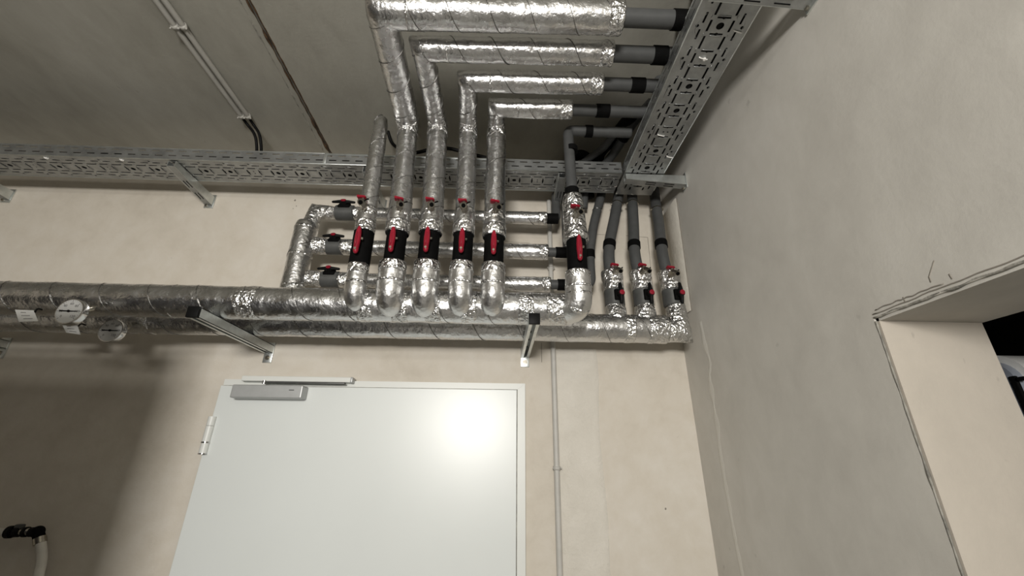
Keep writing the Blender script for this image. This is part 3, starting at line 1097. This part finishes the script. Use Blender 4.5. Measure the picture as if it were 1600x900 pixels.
# ---- three short risers at the right end of the rear main
RSH = []
RG = [('left', 960, 486, [(953, 419), (951, 401), (952.5, 377), (960, 342), (965, 314), (968, 296)], (961, 319), 384, 1),
      ('middle', 1005, 486, [(996, 419), (992, 401), (990.5, 383), (990, 353), (988, 314), (987, 296)], (987, 318), 384, 1),
      ('right', 1053, 494, [(1041, 423), (1036, 403), (1033, 383), (1029, 348), (1024, 314), (1022, 296)], (1028, 331), 383, 0)]
for k, (nm, xb, yb, gp, ring, cy, dirn) in enumerate(RG):
    zc0 = aty(xb, 479, RY).z; zc1 = aty(xb, 453, RY).z; zc2 = aty(xb-2, 423, RY).z
    X = aty(xb, 465, RY).x
    if k == 2: X = aty(1051, 465, RY).x
    root = thing('short_riser', nm + ' one of three short foil risers with grey hoses in the room corner', 'pipe', (X, RY, RZ), 'short risers in the corner')
    if k == 2:
        cn = Vector((X+.006, RY, RZ-.006))
        p = path([(xe2-.05, RY, RZ-.006), cn], 0, .004)
        p = p[:-1] + [cn] + path([cn, (X+.004, RY, zc0+.008)], 0, .004)[1:]
        jacket('lower_elbow', root, p, lerp_r(len(p), [(0, .042), (.6, .040), (1, .033)]), 'crumpled', .003, 34, 3)
    else:
        p = line((X, RY, RZ+.02), (X, RY, zc0+.008), .004)
        jacket('lower_sleeve', root, p, lerp_r(len(p), [(0, .040), (.6, .037), (1, .032)]), 'crumpled', .0026, 40, k)
    p = line((X, RY, zc1-.004), (X-.002, RY, zc2), .004)
    n = len(p)
    rad = lerp_r(n, [(0, .0375), (.5, .037), (.52, .0385), (.9, .0385), (1, .030)])
    jacket('foil_sleeve', root, p, rad, 'crumpled', .0018, 38, k+5)
    collar(root, p, n//2, n-2, rad, .0012, 'foil_tape', k+5)
    ys = [RY, RY+.004, RY+.02, RY+.05, -.062, -.055]
    q = [Vector((X-.004, RY, zc2-.02))] + [aty(x, y, Y) for (x, y), Y in zip(gp, ys)]
    q = path(q, .03, .005)
    bm = nb(); sweep(bm, q, .0215, 20); obj('plastic_pipe', bm, 'grey', root)
    i = min(range(len(q)), key=lambda m: (q[m]-aty(gp[2][0], cy, RY+.02)).length)
    bm = nb(); sweep(bm, q[i-3:i+4], .0245, 22); obj('coupling', bm, 'black', root, 'auto')
    i = min(range(len(q)), key=lambda m: (q[m]-aty(*ring, -.066)).length)
    t = (q[i+1]-q[i-1]).normalized()
    bm = nb(); sweep(bm, [q[i]-t*.002, q[i]+t*.002], .0237, 22)
    for s in (-1, 1):
        box(bm, q[i] + Vector((s*.022-.005, -.006, -.004)), q[i] + Vector((s*.022+.005, .003, .004)), .001)
    obj('pipe_clip', bm, 'nickel', root, 'auto')
    RSH.append((X, RY, (zc0+zc1)/2, zc1-zc0, nm))
    c = aty(gp[0][0]+8, gp[0][1]-2, RY-.05)
    COCK.append((c.x, RY-.028, c.z-.012, 'corner ' + nm))

# ------------------------------------------------------------------ valves
def lever_valve():
    root = thing('lever_valve', '', 'valve')
    bm = nb()
    L = .106
    zs = [-L/2, -L/2+.002, L/2-.002, L/2]
    sweep(bm, [(0, 0, z) for z in zs], [.029, .031, .031, .029], 32)
    obj('black_sleeve', bm, 'black', root, 'auto')
    bm = nb(); cyl(bm, (0, -.026, .010), (0, -.046, .010), .008, 16); obj('spindle', bm, 'blackgloss', root, 'auto')
    # red lever: long rounded blade standing off the sleeve, thicker at the foot
    bm = nb()
    prof = [(.048, .0025, .004), (.044, .005, .006), (.034, .0078, .008), (.018, .0092, .009), (.000, .0092, .009), (-.016, .0078, .0085), (-.024, .0080, .0085), (-.030, .0062, .006), (-.033, .003, .003)]
    rings = []
    for z, hx, hy in prof:
        rings.append([bm.verts.new((hx*math.cos(2*PI*j/14), -.046 + hy*math.sin(2*PI*j/14), z)) for j in range(14)])
    for a, b in zip(rings, rings[1:]):
        for j in range(14):
            bm.faces.new((a[j], b[j], b[(j+1) % 14], a[(j+1) % 14]))
    bm.faces.new(rings[0]); bm.faces.new(list(reversed(rings[-1])))
    bmesh.ops.recalc_face_normals(bm, faces=bm.faces)
    h = obj('lever', bm, 'red', root)
    bm = nb()
    sweep(bm, [(0, -.0535, .028), (0, -.0565, .012), (0, -.0565, -.004), (0, -.054, -.014)], [.0012, .0022, .0022, .0012], 8)
    obj('lever_rib', bm, 'red', h)
    bm = nb(); cyl(bm, (0, -.052, -.022), (0, -.0565, -.022), .0035, 12); obj('lever_screw', bm, 'nickel', h, 'auto')
    bm = nb(); cyl(bm, (.009, -.044, .012), (.014, -.042, .012), .004, 10); obj('stop_pin', bm, 'nickel', root, 'auto')
    return root


proto = lever_valve()
for k, (x, z, L, r) in enumerate(VALVE):
    lb = ('black-sleeved valve with a red lever on the ' + ['first', 'second', 'third', 'fourth', 'fifth'][k] + ' riser from the left') if k < 5 else 'black-sleeved valve with a red lever on the grey riser right of the others'
    mw = Matrix.Translation((x, RYV, z)) @ Matrix.Diagonal((1, 1, L/.106, 1))
    if k == 0:
        proto.matrix_world = mw
        tag(proto, lb, 'valve', 'red lever valves')
    else:
        dup(proto, mw, lb, 'red lever valves')


def shutoff():
    root = thing('shutoff_valve', '', 'valve')
    bm = nb()
    L = .062
    sweep(bm, [(0, 0, -L/2), (0, 0, -L/2+.003), (0, 0, L/2-.003), (0, 0, L/2)], [.031, .034, .034, .031], 28)
    obj('valve_shell', bm, 'valvegrey', root, 'auto')
    bm = nb()
    box(bm, (-.015, -.040, -.020), (.015, -.022, .020), .004)
    obj('shell_neck', bm, 'black', root, 'auto')
    bm = nb()
    sweep(bm, [(0, -.048, -.038), (0, -.049, -.034), (0, -.051, -.012), (0, -.051, .012), (0, -.049, .034), (0, -.048, .038)], [.004, .0055, .0075, .0075, .0055, .004], 10)
    cyl(bm, (0, -.034, 0), (0, -.056, 0), .0115, 18)
    h = obj('toggle_handle', bm, 'blackgloss', root, 'auto')
    bm = nb(); sweep(bm, [(0, -.054, 0), (0, -.0605, 0), (0, -.0615, 0)], [.0085, .0085, .006], 18)
    c = obj('red_cap', bm, 'red', h, 'auto', 'round red cap')
    return root


proto = shutoff()
first = True
for x, y, z, L, nm in SHUT:
    # pipe axis along X, handle leaning forward and up
    ax = Vector((1, 0, 0)); fr = Vector((0, -.80, .60)); s = ax.cross(fr)
    # local z->ax, local -y->fr, local x -> y cross z
    lz, ly = ax, -fr
    lx = ly.cross(lz)
    R3 = Matrix((lx, ly, lz)).transposed().to_4x4()
    mw = Matrix.Translation((x, y, z)) @ R3 @ Matrix.Diagonal((.92, .92, L/.062, 1))
    lb = 'grey shut-off valve with black toggle and red cap on the ' + nm + ' branch pipe'
    if first:
        proto.matrix_world = mw; tag(proto, lb, 'valve', 'shut-off valves'); first = False
    else:
        dup(proto, mw, lb, 'shut-off valves')
for x, y, z, L, nm in RSH:
    d = (CAM - Vector((x, y, z))); ang = .18
    mw = Matrix.Translation((x, y, z)) @ Matrix.Rotation(ang, 4, 'Z') @ Matrix.Diagonal((1.06, 1.06, L/.062, 1))
    dup(proto, mw, 'grey shut-off valve with black toggle and red cap on the ' + nm + ' short corner riser', 'shut-off valves')


def drain_cock():
    root = thing('drain_cock', '', 'valve')
    bm = nb()
    sweep(bm, [(0, .01, -.006), (0, -.006, -.004), (0, -.012, -.003)], [.0085, .0085, .0075], 14)
    obj('threaded_boss', bm, 'nickel', root, 'auto')
    bm = nb(); sweep(bm, [(0, -.010, -.003), (0, -.024, 0)], .0095, 6); obj('hex_body', bm, 'nickel', root, 'auto')
    bm = nb(); sweep(bm, [(0, -.022, 0), (.002, -.032, -.006), (.003, -.037, -.012)], [.0075, .0065, .006], 14)
    sweep(bm, [(.003, -.0345, -.009), (.0033, -.037, -.0122)], [.0078, .0078], 14)
    nz_ = obj('hose_nozzle', bm, 'nickel', root, 'auto')
    bm = nb(); sweep(bm, [(.0032, -.0365, -.0115), (.0036, -.0385, -.0142)], .0050, 12); obj('nozzle_bore', bm, 'black', nz_, 'auto')
    bm = nb(); cyl(bm, (0, -.017, .004), (0, -.017, .014), .004, 10); obj('stem', bm, 'nickel', root, 'auto')
    bm = nb()
    hexa(bm, [(-.013, -.024, .011), (.008, -.024, .012), (.008, -.010, .012), (-.013, -.010, .011), (-.015, -.023, .019), (.006, -.022, .018), (.006, -.012, .018), (-.015, -.011, .019)])
    bmesh.ops.bevel(bm, geom=list(bm.edges), offset=.0012, segments=2, affect='EDGES')
    obj('lever', bm, 'red', root, 'auto')
    bm = nb(); sweep(bm, path([(.004, -.026, -.004), (.012, -.028, .002), (.016, -.024, .006)], .004, .002), .0018, 6); obj('cap_strap', bm, 'black', root)
    return root


proto = drain_cock()
for k, (x, y, z, nm) in enumerate(COCK):
    if nm.startswith('corner'):
        lb = 'small drain cock with red lever above the ' + nm.split()[1] + ' short corner riser'
    elif nm == 'sixth':
        lb = 'small drain cock with red lever on the foil sleeve of the grey riser'
    else:
        lb = 'small drain cock with red lever on the ' + nm + ' foil riser from the left'
    mw = Matrix.Translation((x, y, z)) @ Matrix.Rotation((.0, .25, .1, -.1, .2, .1, .15, .2, .1)[k], 4, 'Z') @ Matrix.Diagonal((1.3, 1.3, 1.3, 1))
    if k == 0:
        proto.matrix_world = mw; tag(proto, lb, 'valve', 'drain cocks')
    else:
        dup(proto, mw, lb, 'drain cocks')

# ------------------------------------------------------------------ strut brackets under the mains
def strut(label, x, zt, L=.43):
    w, h, t = .015, .030, .0022
    root = thing('pipe_bracket', label, 'bracket', (x, 0, zt), 'channel brackets under the main pipes')
    bm = nb()
    box(bm, (x-w, -L, zt-t), (x+w, 0, zt))
    for s in (-1, 1):
        box(bm, (x+s*w-(t if s > 0 else 0), -L, zt-h), (x+s*w+(t if s < 0 else 0), 0, zt))
        box(bm, (min(x+s*w, x+s*(w-.0095)), -L, zt-h), (max(x+s*w, x+s*(w-.0095)), 0, zt-h+t))
    obj('channel', bm, 'zinc2', root, False)
    for j in range(4):
        y = -.06 - j*.095
        bm = nb(); box(bm, (x-.005, y-.018, zt-t-.0006), (x+.005, y+.006, zt-t+.0002)); obj('slot', bm, 'black', root, False)
    bm = nb(); box(bm, (x-w-.001, -L-.006, zt-h-.001), (x+w+.001, -L+.004, zt+.001), .001); obj('end_cap', bm, 'blackgloss', root, 'auto', 'black plastic end cap')
    bm = nb(); box(bm, (x-w-.001, -.006, zt-h-.034), (x+w+.001, 0, zt+.012), .0012); obj('wall_plate', bm, 'zinc2', root, 'auto')
    bm = nb()
    sweep(bm, [(x, -.005, zt-h-.016), (x, -.009, zt-h-.016)], .0085, 20)
    sweep(bm, [(x, -.008, zt-h-.016), (x, -.014, zt-h-.016)], .0058, 6)
    obj('bolt', bm, 'nickel', root, 'auto')
    return root


BZ = 2.190
strut('channel bracket with black end cap under the mains left of the door top', aty(422, 548).x, BZ, .425)
strut('channel bracket with black end cap under the mains above the door right corner', aty(820, 560).x, BZ, .425)
strut('channel bracket under the mains cut by the left photo edge', aty(8, 540).x, BZ, .425)

# ------------------------------------------------------------------ thermometers and their paper tags
def text_mesh(s, size):
    cu = bpy.data.curves.new('numeral', 'FONT')
    cu.body = s; cu.size = size; cu.align_x = 'CENTER'; cu.align_y = 'CENTER'; cu.extrude = .0003; cu.resolution_u = 2
    to = bpy.data.objects.new('numeral', cu)
    COL.objects.link(to)
    dg = bpy.context.evaluated_depsgraph_get()
    me = bpy.data.meshes.new_from_object(to.evaluated_get(dg))
    bm = nb(); bm.from_mesh(me)
    bpy.data.objects.remove(to); bpy.data.meshes.remove(me)
    return bm


def gauge(label, c, R, pipe_y):
    c = Vector(c)
    root = thing('thermometer', label, 'thermometer', c, 'dial thermometers on the mains')
    Y = Vector((0, 1, 0))
    bm = nb(); sweep(bm, [c + Y*.016, c + Y*.013, c - Y*.002, c - Y*.004, c - Y*.004], [R*.9, R, R, R*.97, R*.90], 40); obj('case', bm, 'chrome', root, 'auto')
    bm = nb(); sweep(bm, [c - Y*.0035, c - Y*.0046], R*.90, 40); d = obj('dial_face', bm, 'dial', root, 'auto')
    bm = nb()
    for j in range(25):
        a = math.radians(225 - j*270/24)
        dv = Vector((math.cos(a), 0, math.sin(a)))
        r0 = .80 if j % 4 else .74
        sweep(bm, [c + dv*R*r0 - Y*.0048, c + dv*R*.86 - Y*.0048], .0004 if j % 4 else .0008, 4)
    obj('tick_marks', bm, 'ink', d)
    for j, s in enumerate(('0', '20', '40', '60', '80', '100', '120')):
        a = math.radians(225 - j*45)
        bm = text_mesh(s, R*.27)
        bmesh.ops.transform(bm, matrix=Matrix.Translation(c + Vector((math.cos(a), 0, math.sin(a)))*R*.58 - Y*.0048) @ Matrix.Rotation(PI/2, 4, 'X'), verts=bm.verts)
        obj('numeral', bm, 'ink', d, False)
    bm = nb(); sweep(bm, [c + Vector((-R*.66, -.0056, R*.02)), c + Vector((R*.1, -.0056, 0)), c + Vector((R*.62, -.0056, -.0))], [.0018, .0016, .0009], 6)
    obj('pointer', bm, 'black', d)
    bm = nb(); sweep(bm, [c - Y*.004, c - Y*.0075], R*.09, 12); obj('pointer_hub', bm, 'black', d, 'auto')
    bm = nb(); cyl(bm, c + Y*.008, Vector((c.x, pipe_y, FZ-.02)), .0075, 14); obj('stem', bm, 'nickel', root, 'auto')
    bm = nb(); cyl(bm, c + Y*.012 + Vector((0, 0, .004)), c + Y*.024 + Vector((0, 0, .010)), .013, 6); obj('hex_nut', bm, 'black', root, 'auto')
    return root


G1 = aty(110, 487, -.412); G2 = aty(174, 517, -.224)
gauge('round dial thermometer on the upper main pipe at left', G1, .0375, FY)
gauge('round dial thermometer on the lower main pipe, half hidden by the upper main', G2, .038, RY)


def paper_tag(label, quad, Y, tie):
    P = [aty(x, y, Y) for x, y in quad]
    root = thing('paper_tag', label, 'tag', P[0], 'paper tags on the mains')
    n = Vector((0, -.0012, 0))
    bm = nb(); hexa(bm, [P[3]+n, P[2]+n, P[2], P[3], P[0]+n, P[1]+n, P[1], P[0]]); bmesh.ops.recalc_face_normals(bm, faces=bm.faces)
    o = obj('paper', bm, 'paper', root, False)
    for j, (a, b) in enumerate(((.28, .55), (.25, .70), (.30, .78))):
        t = .22 + j*.27
        L, Rr = P[0].lerp(P[3], t), P[1].lerp(P[2], t)
        bm = nb(); sweep(bm, [L.lerp(Rr, a)+n*1.2, L.lerp(Rr, b)+n*1.2], .0008, 4); obj('print_line', bm, 'ink', o)
    bm = nb(); sweep(bm, path([P[1]*.8+P[2]*.2, P[1]*.5 + Vector(tie)*.5 + Vector((0, -.004, .004)), tie], .01, .003), .0022, 6); obj('tie_wire', bm, 'blackgloss', root)


paper_tag('white paper tag with printed lines left of the upper thermometer', ((24, 484), (53, 485), (60, 502), (30, 503)), FY-FR-.012, aty(66, 484, FY-FR+.002))
paper_tag('white paper tag with printed lines below the upper thermometer', ((97, 506.5), (121, 507), (126, 523), (104, 520)), RY-RR-.03, aty(134, 508, RY-RR+.002))

# ------------------------------------------------------------------ hose tap low on the left wall
ht = thing('wall_tap', 'small dark tap with a white hose low at the left photo edge', 'tap', aty(35, 830, -.06))
bm = nb(); sweep(bm, path([aty(-60, 829, -.06), aty(14, 832, -.06)], 0, .01), .0115, 14); obj('supply_pipe', bm, 'hose', ht)
bm = nb(); sweep(bm, [aty(12, 832, -.06), aty(56, 830, -.06)], .0095, 14); obj('tap_body', bm, 'nickel', ht)
for x0, x1, r in ((13, 20, .017), (24, 31, .014), (38, 43, .014), (48, 55, .013)):
    bm = nb(); sweep(bm, [aty(x0, 831.5, -.06), aty(x1, 831, -.06)], r, 14); obj('fitting_ring', bm, 'blackgloss', ht, 'auto')
bm = nb(); box(bm, aty(24, 826, -.06) - Vector((0, .008, 0)), aty(38, 819, -.06) + Vector((0, .008, 0)), .003); obj('tap_handle', bm, 'valvegrey', ht, 'auto')
bm = nb()
q = aty(59, 831, -.06)
bmesh.ops.create_icosphere(bm, subdivisions=3, radius=.0165, matrix=Matrix.Translation(q))
sweep(bm, [q, aty(62, 842, -.06)], .014, 14)
obj('elbow_fitting', bm, 'black', ht)
bm = nb(); sweep(bm, [aty(62, 840, -.06), aty(63, 849, -.06)], .0155, 14); obj('hose_clamp', bm, 'nickel', ht, 'auto')
bm = nb(); sweep(bm, path([aty(63, 845, -.06), aty(66, 865, -.06), aty(65, 880, -.065), aty(60, 900, -.08), aty(52, 930, -.10), aty(42, 975, -.12)], .04, .01), .012, 16); obj('hose', bm, 'hose', ht)

# ------------------------------------------------------------------ machine in the dark neighbouring room
mx = XR + TH + .14
ma = atx(1560, 549, mx); mb = atx(1600, 575, mx)
mc = thing('wall_machine', 'blue grey housing with a white rounded rim in the dark room beyond the opening', 'machine', (mx, ma.y, 1.2))
yl, zt = ma.y + .10, ma.z


def rrect(y0, y1, z0, z1, r, n=8):
    out = []
    for cy, cz, a0 in ((y1-r, z1-r, 0), (y0+r, z1-r, PI/2), (y0+r, z0+r, PI), (y1-r, z0+r, 3*PI/2)):
        for j in range(n+1):
            a = a0 + PI/2*j/n
            out.append((cy + r*math.cos(a), cz + r*math.sin(a)))
    return out


def slab(prof, x0, x1):
    bm = nb()
    a = [bm.verts.new((x0, y, z)) for y, z in prof]
    b = [bm.verts.new((x1, y, z)) for y, z in prof]
    n = len(prof)
    for j in range(n):
        bm.faces.new((a[j], a[(j+1) % n], b[(j+1) % n], b[j]))
    bm.faces.new(list(reversed(a))); bm.faces.new(b)
    bmesh.ops.recalc_face_normals(bm, faces=bm.faces)
    return bm


y0_ = atx(1607, 610, mx).y
y1_ = y0_ + .34
obj('rim', slab(rrect(y0_, y1_, zt-.75, zt, .062), mx+.02, mx+.30), 'machine_rim', mc, 'auto')
obj('housing', slab(rrect(y0_+.012, y1_-.012, zt-.74, zt-.014, .052), mx, mx+.03), 'machine', mc, 'auto')
ks = atx(1580, 588, mx)
bm = nb(); box(bm, (mx-.003, ks.y-.008, zt-.60), (mx+.004, ks.y+.004, ks.z), .002); obj('dark_slot', bm, 'black', mc, False)
bm = nb(); box(bm, (mx-.006, ks.y-.026, ks.z-.012), (mx+.004, ks.y-.010, ks.z-.004), .002); obj('latch', bm, 'black', mc, False)
bm = nb(); box(bm, (mx+.05, y0_, 0), (mx+.28, y1_, zt-.70)); obj('pedestal', bm, 'dark', mc, False)

# ------------------------------------------------------------------ unseen tall cabinet added left of the viewer to shade the lower left wall
cb = thing('shade_cabinet', 'tall dark grey cabinet added unseen left of the viewer to shade the lower left wall', 'cabinet', (-1.55, -1.3, 0))
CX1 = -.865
bm = nb(); box(bm, (-2.35, -1.42, .08), (CX1, -.95, 2.185), .004); obj('cabinet_body', bm, 'blocker', cb, False)
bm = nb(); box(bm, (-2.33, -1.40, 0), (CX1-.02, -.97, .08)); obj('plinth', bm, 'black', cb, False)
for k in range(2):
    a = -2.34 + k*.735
    bm = nb(); box(bm, (a, -1.436, .10), (a+.72, -1.421, 2.16), .003); d = obj('cabinet_door', bm, 'blocker', cb, False)
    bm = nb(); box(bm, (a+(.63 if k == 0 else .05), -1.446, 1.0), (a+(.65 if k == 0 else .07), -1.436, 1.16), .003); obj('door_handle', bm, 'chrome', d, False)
